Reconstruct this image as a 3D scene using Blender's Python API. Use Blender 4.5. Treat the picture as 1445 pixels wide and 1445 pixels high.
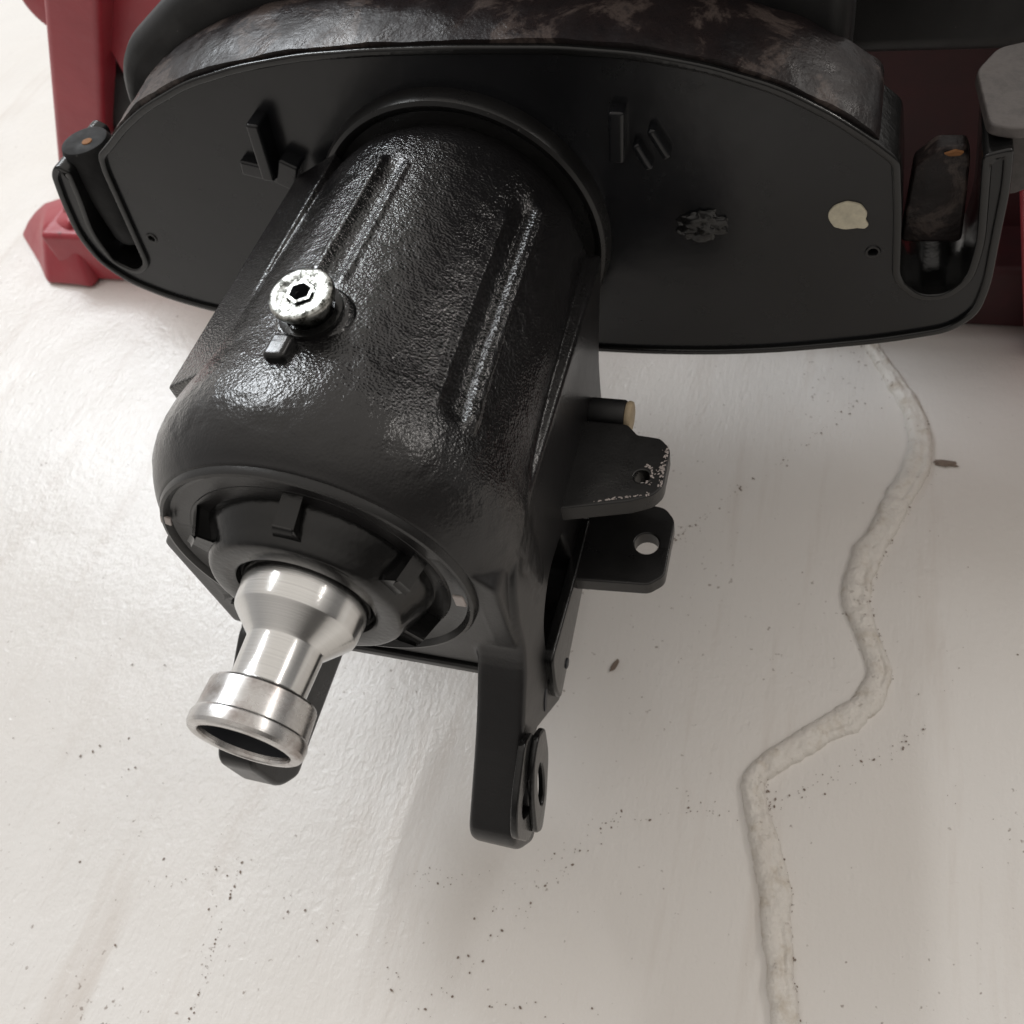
import bpy, bmesh, math, random
from mathutils import Vector, Matrix, noise

# ------------------------------------------------------------------ camera, world, lights, exposure
for o in list(bpy.data.objects):
    bpy.data.objects.remove(o)
SC = bpy.context.scene
COL = SC.collection
FLOOR = -0.260            # floor height; the shaft axis is y, z = 0

cam_d = bpy.data.cameras.new('camera')
cam = bpy.data.objects.new('camera', cam_d)
COL.objects.link(cam)
SC.camera = cam
Rm = Matrix(((0.95292099, 0.25240634, -0.16802568),
             (0.11675477, -0.81684899, -0.56491243),
             (-0.27983908, 0.51869911, -0.80786219)))      # world -> lens axes (x right, y down, z forward)
right, down, fwd = Rm[0], Rm[1], Rm[2]
cam.matrix_world = Matrix(((right[0], -down[0], -fwd[0], 0.18981776),
                           (right[1], -down[1], -fwd[1], -0.17114293),
                           (right[2], -down[2], -fwd[2], 0.31949742),
                           (0, 0, 0, 1)))
cam_d.sensor_width = 36
cam_d.sensor_fit = 'HORIZONTAL'
cam_d.lens = 36 * 1250 / 1445
cam_d.clip_start = 0.01
cam_d.clip_end = 50
cam_d.dof.use_dof = True
cam_d.dof.focus_distance = 0.42
cam_d.dof.aperture_fstop = 14

SC.view_settings.view_transform = 'Standard'
SC.view_settings.look = 'None'
SC.view_settings.exposure = 0
SC.view_settings.gamma = 1

W = bpy.data.worlds.new('World')
SC.world = W
W.use_nodes = True
# unseen workshop, a gradient shaped for fill and reflections: bright doorway end (+y), dim inner end (-y), pale roof
wn_ = W.node_tree
_tc = wn_.nodes.new('ShaderNodeTexCoord')
_sx = wn_.nodes.new('ShaderNodeSeparateXYZ')
_rz = wn_.nodes.new('ShaderNodeValToRGB')
_ry = wn_.nodes.new('ShaderNodeMapRange')
_mx = wn_.nodes.new('ShaderNodeMix')
_mx.data_type = 'RGBA'
wn_.links.new(_tc.outputs['Generated'], _sx.inputs[0])
_dt = wn_.nodes.new('ShaderNodeVectorMath')
_dt.operation = 'DOT_PRODUCT'
_dt.inputs[1].default_value = (-0.62, 0.78, 0.0)
wn_.links.new(_tc.outputs['Generated'], _dt.inputs[0])
wn_.links.new(_dt.outputs['Value'], _ry.inputs[0])
_ry.inputs[1].default_value = -0.9
_ry.inputs[2].default_value = 0.8
wn_.links.new(_ry.outputs[0], _rz.inputs[0])
_rz.color_ramp.elements[0].position = 0.0
_rz.color_ramp.elements[0].color = (0.10, 0.092, 0.085, 1)
_rz.color_ramp.elements[1].position = 1.0
_rz.color_ramp.elements[1].color = (0.62, 0.60, 0.58, 1)
_up = wn_.nodes.new('ShaderNodeMapRange')
wn_.links.new(_sx.outputs[2], _up.inputs[0])
_up.inputs[1].default_value = 0.25
_up.inputs[2].default_value = 0.85
wn_.links.new(_up.outputs[0], _mx.inputs['Factor'])
wn_.links.new(_rz.outputs[0], _mx.inputs['A'])
_mx.inputs['B'].default_value = (0.80, 0.75, 0.695, 1)
wn_.links.new(_mx.outputs['Result'], wn_.nodes['Background'].inputs[0])
wn_.nodes['Background'].inputs[1].default_value = 0.92


def area(name, loc, target, sx, sy, power, color):
    l = bpy.data.lights.new(name, 'AREA')
    l.shape = 'RECTANGLE'
    l.size, l.size_y = sx, sy
    l.energy = power
    l.color = color
    o = bpy.data.objects.new(name, l)
    COL.objects.link(o)
    o.location = loc
    d = (Vector(target) - Vector(loc)).normalized()
    o.rotation_euler = d.to_track_quat('-Z', 'Y').to_euler()
    return o


# open workshop door, far left and behind; two ceiling tubes overhead
area('door_light', (-3.70, 2.75, 3.55), (-0.3, 0.25, FLOOR), 1.7, 1.2, 122, (0.90, 0.95, 1.0))
area('ceiling_tube_light', (-1.30, 1.45, 1.85), (0, 1.45, 0), 2.4, 0.09, 25, (0.95, 0.98, 1.0))
area('ceiling_tube_light', (1.85, 1.45, 1.50), (0, 1.45, 0), 2.4, 0.04, 13, (1.0, 0.95, 0.90))

# ------------------------------------------------------------------ materials
def mat(name):
    m = bpy.data.materials.new(name)
    m.use_nodes = True
    nt = m.node_tree
    return m, nt, nt.nodes['Principled BSDF'], nt.nodes, nt.links


def tex_noise(nt, scale, detail=4, rough=0.6, vec=None, dist=0.0):
    n = nt.nodes.new('ShaderNodeTexNoise')
    n.inputs['Scale'].default_value = scale
    n.inputs['Detail'].default_value = detail
    n.inputs['Roughness'].default_value = rough
    n.inputs['Distortion'].default_value = dist
    if vec is not None:
        nt.links.new(vec, n.inputs['Vector'])
    return n


def ramp(nt, fac, stops):
    r = nt.nodes.new('ShaderNodeValToRGB')
    e = r.color_ramp.elements
    while len(e) < len(stops):
        e.new(0.5)
    for el, (p, c) in zip(e, stops):
        el.position = p
        el.color = (c, c, c, 1) if isinstance(c, (int, float)) else (*c, 1)
    nt.links.new(fac, r.inputs[0])
    return r


def geo_pos(nt, scale=(1, 1, 1), rot=(0, 0, 0)):
    g = nt.nodes.new('ShaderNodeNewGeometry')
    mp = nt.nodes.new('ShaderNodeMapping')
    mp.inputs['Scale'].default_value = scale
    mp.inputs['Rotation'].default_value = rot
    nt.links.new(g.outputs['Position'], mp.inputs['Vector'])
    return mp.outputs['Vector']


def bump(nt, height, strength, dist, prev=None):
    b = nt.nodes.new('ShaderNodeBump')
    b.inputs['Strength'].default_value = strength
    b.inputs['Distance'].default_value = dist
    nt.links.new(height, b.inputs['Height'])
    if prev is not None:
        nt.links.new(prev, b.inputs['Normal'])
    return b.outputs['Normal']


def mix(nt, fac, a, b):
    m = nt.nodes.new('ShaderNodeMix')
    m.data_type = 'RGBA'
    if hasattr(fac, 'links'):
        nt.links.new(fac, m.inputs['Factor'])
    else:
        m.inputs['Factor'].default_value = fac
    for s, v in ((m.inputs['A'], a), (m.inputs['B'], b)):
        if hasattr(v, 'links'):
            nt.links.new(v, s)
        else:
            s.default_value = (*v, 1)
    return m.outputs['Result']


def black_paint(name, base, rough, bscale=None, bstr=0.0, bdist=0.0003, spots=True, smooth_flank=False):
    m, nt, p, N, L = mat(name)
    v = geo_pos(nt)
    n1 = tex_noise(nt, 14, 5, 0.6, v)
    r1 = ramp(nt, n1.outputs[0], [(0.35, tuple(c * 0.75 for c in base)), (0.7, tuple(c * 1.35 for c in base))])
    col = r1.outputs[0]
    if spots:
        n2 = tex_noise(nt, 420, 2, 0.5, v)
        r2 = ramp(nt, n2.outputs[0], [(0.76, 0.0), (0.80, 1.0)])
        col = mix(nt, r2.outputs[0], col, (0.10, 0.095, 0.09))
    L.new(col, p.inputs['Base Color'])
    n3 = tex_noise(nt, 40, 5, 0.65, v)
    r3 = ramp(nt, n3.outputs[0], [(0.3, rough * 0.8), (0.75, min(1, rough * 1.35))])
    L.new(r3.outputs[0], p.inputs['Roughness'])
    nn = bump(nt, tex_noise(nt, 60, 3, 0.5, v).outputs[0], 0.15, 0.001)
    if bscale:
        nb = tex_noise(nt, bscale, 3, 0.6, v)
        n_before = nn
        nn = bump(nt, nb.outputs[0], bstr, bdist, nn)
        vo = nt.nodes.new('ShaderNodeTexVoronoi')
        vo.inputs['Scale'].default_value = bscale * 1.3
        L.new(v, vo.inputs['Vector'])
        nn = bump(nt, vo.outputs['Distance'], bstr * 0.7, bdist, nn)
        if smooth_flank:
            # the nose and the flanks were machined smooth before painting: sandy skin only on the crown
            sx = N.new('ShaderNodeSeparateXYZ'); L.new(v, sx.inputs[0])
            mz = N.new('ShaderNodeMapRange'); mz.inputs[1].default_value = -0.015; mz.inputs[2].default_value = 0.036; L.new(sx.outputs[2], mz.inputs[0])
            my = N.new('ShaderNodeMapRange'); my.inputs[1].default_value = -0.006; my.inputs[2].default_value = 0.030; L.new(sx.outputs[1], my.inputs[0])
            pr = N.new('ShaderNodeMath'); pr.operation = 'MULTIPLY'; L.new(mz.outputs[0], pr.inputs[0]); L.new(my.outputs[0], pr.inputs[1])
            pq = N.new('ShaderNodeMath'); pq.operation = 'MULTIPLY_ADD'; L.new(pr.outputs[0], pq.inputs[0]); pq.inputs[1].default_value = 0.84; pq.inputs[2].default_value = 0.16
            for nd in N:
                if nd.type == 'BUMP' and abs(nd.inputs['Distance'].default_value - bdist) < 1e-9:
                    ml = N.new('ShaderNodeMath'); ml.operation = 'MULTIPLY'
                    L.new(pq.outputs[0], ml.inputs[0]); ml.inputs[1].default_value = nd.inputs['Strength'].default_value
                    L.new(ml.outputs[0], nd.inputs['Strength'])
    if smooth_flank:
        cw = N.new('ShaderNodeMath'); cw.operation = 'MULTIPLY'; L.new(pq.outputs[0], cw.inputs[0]); cw.inputs[1].default_value = 0.5
        L.new(cw.outputs[0], p.inputs['Coat Weight'])
        rf = N.new('ShaderNodeMath'); rf.operation = 'MULTIPLY_ADD'; L.new(pq.outputs[0], rf.inputs[0]); rf.inputs[1].default_value = -0.26; rf.inputs[2].default_value = 0.27
        ra = N.new('ShaderNodeMath'); ra.operation = 'ADD'; L.new(rf.outputs[0], ra.inputs[0]); L.new(r3.outputs[0], ra.inputs[1])
        L.new(ra.outputs[0], p.inputs['Roughness'])
    L.new(nn, p.inputs['Normal'])
    L.new(nn, p.inputs['Coat Normal'])
    return m


M = {}
M['plate'] = black_paint('gloss_black_plate_paint', (0.0085, 0.009, 0.0105), 0.23)
M['plate'].node_tree.nodes['Principled BSDF'].inputs['Specular IOR Level'].default_value = 0.42
M['cast'] = black_paint('black_painted_cast_iron', (0.008, 0.0075, 0.008), 0.13, 600, 0.55, 0.0006, spots=False, smooth_flank=True)
_p = M['cast'].node_tree.nodes['Principled BSDF']
_p.inputs['Coat Roughness'].default_value = 0.08
M['smooth'] = black_paint('black_painted_steel', (0.009, 0.0088, 0.009), 0.30, 500, 0.12, 0.0003)
M['wet'] = black_paint('wet_black_paint', (0.007, 0.007, 0.007), 0.20, 260, 0.16, 0.0005, spots=False)
M['dark'] = black_paint('dull_black_iron', (0.006, 0.006, 0.0065), 0.5)

M['sooty'] = black_paint('sooty_black', (0.006, 0.006, 0.0065), 0.75)
# greasy rim metal: black paint thin over brown primer, scuffed
m, nt, p, N, L = mat('greasy_rim_paint')
v = geo_pos(nt)
a = ramp(nt, tex_noise(nt, 32, 6, 0.7, v, 0.6).outputs[0],
         [(0.30, (0.010, 0.009, 0.010)), (0.52, (0.018, 0.013, 0.013)), (0.60, (0.075, 0.058, 0.052)), (0.70, (0.022, 0.018, 0.019))])
L.new(a.outputs[0], p.inputs['Base Color'])
b = ramp(nt, tex_noise(nt, 60, 4, 0.6, v).outputs[0], [(0.3, 0.20), (0.7, 0.50)])
p.inputs['Specular IOR Level'].default_value = 0.20
L.new(b.outputs[0], p.inputs['Roughness'])
nn = bump(nt, tex_noise(nt, 42, 4, 0.6, v).outputs[0], 0.5, 0.003)
nn = bump(nt, tex_noise(nt, 500, 3, 0.6, v).outputs[0], 0.45, 0.0005, nn)
L.new(nn, p.inputs['Normal'])
M['rim'] = m

# dusty, worn-through grey on the ear arm and the slot wall
m, nt, p, N, L = mat('dusty_grey_brown_metal')
v = geo_pos(nt)
a = ramp(nt, tex_noise(nt, 48, 6, 0.7, v, 0.4).outputs[0], [(0.30, (0.040, 0.035, 0.034)), (0.55, (0.095, 0.084, 0.080)), (0.75, (0.060, 0.050, 0.046))])
L.new(a.outputs[0], p.inputs['Base Color'])
p.inputs['Roughness'].default_value = 0.45
L.new(bump(nt, tex_noise(nt, 260, 4, 0.6, v).outputs[0], 0.4, 0.0006), p.inputs['Normal'])
M['dusty'] = m

# turned steel
def steel(name, base, rough, brown=False):
    m, nt, p, N, L = mat(name)
    p.inputs['Metallic'].default_value = 1
    v = geo_pos(nt, (3, 900, 3))
    v0 = geo_pos(nt)
    g = tex_noise(nt, 1.6, 4, 0.7, v)
    c = ramp(nt, g.outputs[0], [(0.3, tuple(x * 0.86 for x in base)), (0.7, base)])
    col = c.outputs[0]
    if brown:
        s = ramp(nt, tex_noise(nt, 55, 5, 0.65, v0).outputs[0], [(0.46, 0.0), (0.66, 0.75)])
        col = mix(nt, s.outputs[0], col, (0.24, 0.19, 0.17))
    L.new(col, p.inputs['Base Color'])
    r = ramp(nt, tex_noise(nt, 70, 4, 0.6, v0).outputs[0], [(0.3, rough * 0.75), (0.7, rough * 1.3)])
    L.new(r.outputs[0], p.inputs['Roughness'])
    nn = bump(nt, g.outputs[0], 0.12, 0.0004)
    L.new(nn, p.inputs['Normal'])
    return m


M['steel'] = steel('turned_steel', (0.80, 0.80, 0.79), 0.17)
M['steel_worn'] = steel('worn_steel', (0.68, 0.67, 0.66), 0.25, True)
m, nt, p, N, L = mat('bore_iron')
p.inputs['Base Color'].default_value = (0.025, 0.027, 0.032, 1)
p.inputs['Roughness'].default_value = 0.5
M['bore'] = m

# crinkled zinc plug
m, nt, p, N, L = mat('zinc_plug')
p.inputs['Metallic'].default_value = 1
v = geo_pos(nt)
vo = N.new('ShaderNodeTexVoronoi'); vo.inputs['Scale'].default_value = 480
L.new(v, vo.inputs['Vector'])
c = ramp(nt, tex_noise(nt, 260, 4, 0.7, v).outputs[0], [(0.40, (0.05, 0.05, 0.045)), (0.48, (0.26, 0.26, 0.24)), (0.60, (0.52, 0.53, 0.51))])
L.new(c.outputs[0], p.inputs['Base Color'])
p.inputs['Roughness'].default_value = 0.3
nn = bump(nt, vo.outputs['Distance'], 0.16, 0.0006)
L.new(nn, p.inputs['Normal'])
M['zinc'] = m

# red enamel
m, nt, p, N, L = mat('red_enamel')
v = geo_pos(nt)
c = ramp(nt, tex_noise(nt, 9, 5, 0.6, v).outputs[0], [(0.3, (0.30, 0.022, 0.035)), (0.7, (0.42, 0.045, 0.060))])
s = ramp(nt, tex_noise(nt, 55, 5, 0.7, v).outputs[0], [(0.70, 0.0), (0.74, 1.0)])
L.new(mix(nt, s.outputs[0], c.outputs[0], (0.05, 0.03, 0.03)), p.inputs['Base Color'])
p.inputs['Roughness'].default_value = 0.38
L.new(bump(nt, tex_noise(nt, 30, 4, 0.6, v).outputs[0], 0.25, 0.004), p.inputs['Normal'])
M['red'] = m
m, nt, p, N, L = mat('shaded_red_enamel')  # red enamel darkened: shade painted into back panel and right base rail
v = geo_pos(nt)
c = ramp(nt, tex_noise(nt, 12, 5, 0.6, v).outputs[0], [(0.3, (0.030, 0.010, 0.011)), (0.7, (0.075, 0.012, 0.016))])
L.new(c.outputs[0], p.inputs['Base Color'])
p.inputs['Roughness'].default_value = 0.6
M['shaded_red'] = m

# putty / bare chips / rust
for nm, colr, ro in (('cream_putty', (0.66, 0.61, 0.47), 0.6), ('bare_metal_chip', (0.45, 0.40, 0.38), 0.45),
                     ('orange_rust', (0.30, 0.13, 0.045), 0.8), ('tan_label', (0.45, 0.36, 0.24), 0.6),
                     ('grit_brown', (0.24, 0.185, 0.15), 0.9)):
    m, nt, p, N, L = mat(nm)
    v = geo_pos(nt)
    c = ramp(nt, tex_noise(nt, 160, 4, 0.7, v).outputs[0], [(0.3, tuple(x * 0.72 for x in colr)), (0.65, colr)])
    L.new(c.outputs[0], p.inputs['Base Color'])
    p.inputs['Roughness'].default_value = ro
    L.new(bump(nt, tex_noise(nt, 200, 4, 0.6, v).outputs[0], 0.5, 0.001), p.inputs['Normal'])
    M[nm] = m

# painted concrete floor
def floor_mat(name, crack=False):
    m, nt, p, N, L = mat(name)
    v = geo_pos(nt)
    big = ramp(nt, tex_noise(nt, 70.0 if crack else 2.2, 5, 0.6, v).outputs[0], [(0.28, (0.56, 0.50, 0.42)), (0.48, (0.74, 0.705, 0.655))] if crack else [(0.3, (0.72, 0.685, 0.645)), (0.7, (0.77, 0.75, 0.725))])
    col = big.outputs[0]
    # long dirty drag marks
    vs = geo_pos(nt, (26, 2.4, 1), (0, 0, math.radians(-24)))
    st = ramp(nt, tex_noise(nt, 1.0, 6, 0.62, vs).outputs[0], [(0.56, 0.0), (0.78, 0.34)])
    col = mix(nt, st.outputs[0], col, (0.42, 0.33, 0.26))
    # specks, thicker in patches
    sp = tex_noise(nt, 230, 2, 0.5, v)
    pa = tex_noise(nt, 9, 4, 0.6, v)
    mm = N.new('ShaderNodeMath'); mm.operation = 'MULTIPLY_ADD'
    L.new(pa.outputs[0], mm.inputs[0]); mm.inputs[1].default_value = 0.42
    L.new(sp.outputs[0], mm.inputs[2])
    s2 = ramp(nt, mm.outputs[0], [(0.985 if not crack else 0.93, 0.0), (1.06, 0.65)])
    s2.color_ramp.elements[0].position = 0.93 if not crack else 0.88
    s2.color_ramp.elements[1].position = 1.0
    col = mix(nt, s2.outputs[0], col, (0.20, 0.15, 0.12))
    L.new(col, p.inputs['Base Color'])
    r = ramp(nt, tex_noise(nt, 12, 4, 0.6, v).outputs[0], [(0.3, 0.17 if not crack else 0.42), (0.7, 0.25 if not crack else 0.6)])
    L.new(r.outputs[0], p.inputs['Roughness'])
    nn = bump(nt, tex_noise(nt, 16, 3, 0.5, v).outputs[0], 0.25, 0.004)
    nn = bump(nt, tex_noise(nt, 150, 3, 0.5, v).outputs[0], 0.26, 0.0014, nn)
    nn = bump(nt, tex_noise(nt, 1.0, 4, 0.6, geo_pos(nt, (330, 90, 1), (0, 0, math.radians(-12)))).outputs[0], 0.45, 0.0010, nn)
    pv = ramp(nt, tex_noise(nt, 95, 1, 0.4, v).outputs[0], [(0.24, 0.0), (0.31, 1.0)])
    nn = bump(nt, pv.outputs[0], 0.22, 0.0008, nn)
    nn = bump(nt, tex_noise(nt, 420, 2, 0.5, v).outputs[0], 0.8 if crack else 0.35, 0.0012 if crack else 0.0006, nn)
    L.new(nn, p.inputs['Normal'])
    p.inputs['Specular IOR Level'].default_value = 0.33
    return m


M['floor'] = floor_mat('white_painted_concrete')
M['crack'] = floor_mat('white_crack_filler', True)

# ------------------------------------------------------------------ mesh helpers
def link(name, me, material, parent=None, loc=None, smooth=True):
    o = bpy.data.objects.new(name, me)
    COL.objects.link(o)
    if material is not None:
        me.materials.clear()
        me.materials.append(M[material])
    if parent is not None:
        o.parent = parent
    if loc:
        o.location = loc
    if smooth:
        for pl in me.polygons:
            pl.use_smooth = True
        try:
            me.set_sharp_from_angle(angle=math.radians(38))
        except Exception:
            pass
    return o


def from_bm(name, bm, material, parent=None, loc=None, smooth=True):
    bmesh.ops.recalc_face_normals(bm, faces=bm.faces)
    me = bpy.data.meshes.new(name)
    bm.to_mesh(me)
    bm.free()
    return link(name, me, material, parent, loc, smooth)


def thing(name, label, cat, loc=(0, 0, 0), group=None):
    o = bpy.data.objects.new(name, None)
    COL.objects.link(o)
    o.location = loc
    o['label'] = label
    o['category'] = cat
    if group:
        o['group'] = group
    return o


def lathe(name, prof, material, parent, seg=96, a0=0.0, a1=2 * math.pi, wob=None, center=(0, 0)):
    """prof: list of (y, r) round the y axis"""
    bm = bmesh.new()
    full = abs(a1 - a0 - 2 * math.pi) < 1e-6
    n = seg if full else seg + 1
    rings = []
    for (y, r) in prof:
        if r < 1e-6:
            rings.append([bm.verts.new((center[0], y, center[1]))])
            continue
        row = []
        for k in range(n):
            a = a0 + (a1 - a0) * k / seg
            rr = r * (wob(a, y) if wob else 1)
            row.append(bm.verts.new((center[0] + rr * math.cos(a), y, center[1] + rr * math.sin(a))))
        rings.append(row)
    for A, B in zip(rings, rings[1:]):
        for k in range(seg):
            k2 = (k + 1) % n
            if len(A) == 1 and len(B) == 1:
                continue
            if len(A) == 1:
                bm.faces.new((A[0], B[k], B[k2]))
            elif len(B) == 1:
                bm.faces.new((A[k], B[0], A[k2]))
            else:
                bm.faces.new((A[k], B[k], B[k2], A[k2]))
    return from_bm(name, bm, material, parent)


def fillet(pts, r=0.004, n=4):
    out = []
    N_ = len(pts)
    for i in range(N_):
        p0, p1, p2 = Vector(pts[i - 1][:2]), Vector(pts[i][:2]), Vector(pts[(i + 1) % N_][:2])
        rr = pts[i][2] if len(pts[i]) > 2 else r
        a, b = (p0 - p1), (p2 - p1)
        la, lb = a.length, b.length
        t = min(rr, la * 0.45, lb * 0.45)
        if t < 1e-5:
            out.append(tuple(p1)); continue
        s, e = p1 + a / la * t, p1 + b / lb * t
        for k in range(n + 1):
            u = k / n
            q = s * (1 - u) ** 2 + p1 * 2 * u * (1 - u) + e * u * u
            out.append(tuple(q))
    return out


def inset(pts, d):
    area2 = sum(pts[i - 1][0] * pts[i][1] - pts[i][0] * pts[i - 1][1] for i in range(len(pts)))
    sgn = 1 if area2 > 0 else -1
    out = []
    for i in range(len(pts)):
        p0, p1, p2 = Vector(pts[i - 1]), Vector(pts[i]), Vector(pts[(i + 1) % len(pts)])
        t = ((p1 - p0).normalized() + (p2 - p1).normalized())
        if t.length < 1e-6:
            t = p1 - p0
        t.normalize()
        nrm = Vector((-t[1], t[0])) * sgn
        out.append(tuple(p1 + nrm * d))
    return out


def plate(name, outlines, plane, w0, w1, material, parent, bevel=0.0012, loc=None):
    """flat plate with holes and rounded edges. plane 'x': (u,v)=(y,z); 'y': (x,z); 'z': (x,y). spans w0..w1"""
    cu = bpy.data.curves.new(name, 'CURVE')
    cu.dimensions = '2D'
    cu.fill_mode = 'BOTH'
    for pts in outlines:
        s = cu.splines.new('POLY')
        s.points.add(len(pts) - 1)
        for i, q in enumerate(pts):
            s.points[i].co = (q[0], q[1], 0, 1)
        s.use_cyclic_u = True
    th = abs(w1 - w0)
    bevel = min(bevel, th * 0.45)
    cu.extrude = th / 2 - bevel
    cu.bevel_depth = bevel
    cu.bevel_resolution = 2
    cu.offset = -bevel
    tmp = bpy.data.objects.new('tmp', cu)
    COL.objects.link(tmp)
    dg = bpy.context.evaluated_depsgraph_get()
    me = bpy.data.meshes.new_from_object(tmp.evaluated_get(dg))
    bpy.data.objects.remove(tmp)
    bpy.data.curves.remove(cu)
    wc = (w0 + w1) / 2
    for vtx in me.vertices:
        u, v_, w = vtx.co
        if plane == 'x':
            vtx.co = (wc + w, u, v_)
        elif plane == 'y':
            vtx.co = (u, wc - w, v_)
        else:
            vtx.co = (u, v_, wc + w)
    bm = bmesh.new()
    bm.from_mesh(me)
    bmesh.ops.remove_doubles(bm, verts=bm.verts, dist=1e-6)
    bpy.data.meshes.remove(me)
    o = from_bm(name, bm, material, parent, loc)
    wn(o)
    return o


def wn(o):
    md = o.modifiers.new('flat', 'WEIGHTED_NORMAL')
    md.keep_sharp = False
    md.weight = 100


def circle(cx, cy, r, n=24):
    return [(cx + r * math.cos(2 * math.pi * k / n), cy + r * math.sin(2 * math.pi * k / n)) for k in range(n)]


def box(name, lo, hi, material, parent, bev=0.002, rot=None, loc=None):
    bm = bmesh.new()
    bmesh.ops.create_cube(bm, size=1)
    for v_ in bm.verts:
        v_.co = Vector([(lo[i] + hi[i]) / 2 + v_.co[i] * (hi[i] - lo[i]) for i in range(3)])
    if bev:
        bmesh.ops.bevel(bm, geom=bm.edges[:], offset=bev, segments=3, affect='EDGES', profile=0.5)
    o = from_bm(name, bm, material, parent, loc)
    wn(o)
    if rot:
        o.rotation_euler = rot
    return o


def tube_between(name, p0, p1, r, material, parent, seg=40, r2=None, cap_bevel=0.0015):
    p0, p1 = Vector(p0), Vector(p1)
    d = p1 - p0
    L_ = d.length
    q = d.to_track_quat('Z', 'Y')
    r2 = r if r2 is None else r2
    bm = bmesh.new()
    rings = []
    cb = cap_bevel
    for (z, rr) in ((0, 0), (0, r - cb), (cb * 0.3, r - cb * 0.3), (cb, r), (L_ - cb, r2), (L_ - cb * 0.3, r2 - cb * 0.3), (L_, r2 - cb), (L_, 0)):
        if rr == 0:
            rings.append([bm.verts.new(p0 + q @ Vector((0, 0, z)))])
        else:
            rings.append([bm.verts.new(p0 + q @ Vector((rr * math.cos(2 * math.pi * k / seg), rr * math.sin(2 * math.pi * k / seg), z))) for k in range(seg)])
    for A, B in zip(rings, rings[1:]):
        for k in range(seg):
            k2 = (k + 1) % seg
            if len(A) == 1:
                bm.faces.new((A[0], B[k], B[k2]))
            elif len(B) == 1:
                bm.faces.new((A[k], B[0], A[k2]))
            else:
                bm.faces.new((A[k], B[k], B[k2], A[k2]))
    return from_bm(name, bm, material, parent)


# ------------------------------------------------------------------ the floor
bm = bmesh.new()
S_ = 4.0
# fine grid near the work, so that the slab has real gentle waves, then large quads out to the walls
nx = 150
x0, x1, y0, y1 = -1.3, 0.9, -0.5, 1.7
gv = {}
for i in range(nx + 1):
    for j in range(nx + 1):
        x = x0 + (x1 - x0) * i / nx
        y = y0 + (y1 - y0) * j / nx
        e = min(i, j, nx - i, nx - j)
        h = 0.0016 * noise.noise(Vector((x * 6, y * 6, 2.0))) + 0.0009 * noise.noise(Vector((x * 22, y * 22, 7.0)))
        gv[i, j] = bm.verts.new((x, y, FLOOR + (h if e > 2 else 0)))
for i in range(nx):
    for j in range(nx):
        bm.faces.new((gv[i, j], gv[i + 1, j], gv[i + 1, j + 1], gv[i, j + 1]))
oc = [bm.verts.new(c) for c in ((-S_, -S_, FLOOR), (S_, -S_, FLOOR), (S_, S_, FLOOR), (-S_, S_, FLOOR))]
ic = [gv[0, 0], gv[nx, 0], gv[nx, nx], gv[0, nx]]
sides = [[gv[i, 0] for i in range(nx + 1)], [gv[nx, j] for j in range(nx + 1)],
         [gv[nx - i, nx] for i in range(nx + 1)], [gv[0, nx - j] for j in range(nx + 1)]]
for k in range(4):
    bm.faces.new([oc[k], oc[(k + 1) % 4]] + sides[k][::-1])
floor = from_bm('floor', bm, 'floor')
floor['kind'] = 'structure'

# raised, painted-over crack filler running across the floor
CR = [(0.243, 0.47), (0.249, 0.43), (0.257, 0.402), (0.273, 0.371), (0.289, 0.335), (0.293, 0.293), (0.280, 0.257), (0.271, 0.230),
      (0.258, 0.197), (0.253, 0.161), (0.262, 0.135), (0.270, 0.109), (0.260, 0.082), (0.233, 0.057), (0.213, 0.039),
      (0.199, 0.022), (0.202, 0.004), (0.210, -0.020), (0.217, -0.040), (0.220, -0.059), (0.225, -0.088), (0.230, -0.11), (0.236, -0.16)]
CW = [4.0, 4.5, 5.0, 6.0, 7.0, 8.0, 8.5, 7.5, 8.5, 8.0, 6.5, 7.0, 8.0, 7.5, 7.0, 6.0, 6.5, 7.5, 8.0, 7.0, 6.5, 6.0, 6.0]


def catmull(P, n):
    out = []
    for i in range(len(P) - 1):
        p0 = P[max(i - 1, 0)]; p1 = P[i]; p2 = P[i + 1]; p3 = P[min(i + 2, len(P) - 1)]
        for k in range(n):
            t = k / n
            out.append(tuple(0.5 * ((2 * b) + (-a + c) * t + (2 * a - 5 * b + 4 * c - d) * t * t + (-a + 3 * b - 3 * c + d) * t ** 3)
                             for a, b, c, d in zip(p0, p1, p2, p3)))
    out.append(tuple(P[-1]))
    return out


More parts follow.
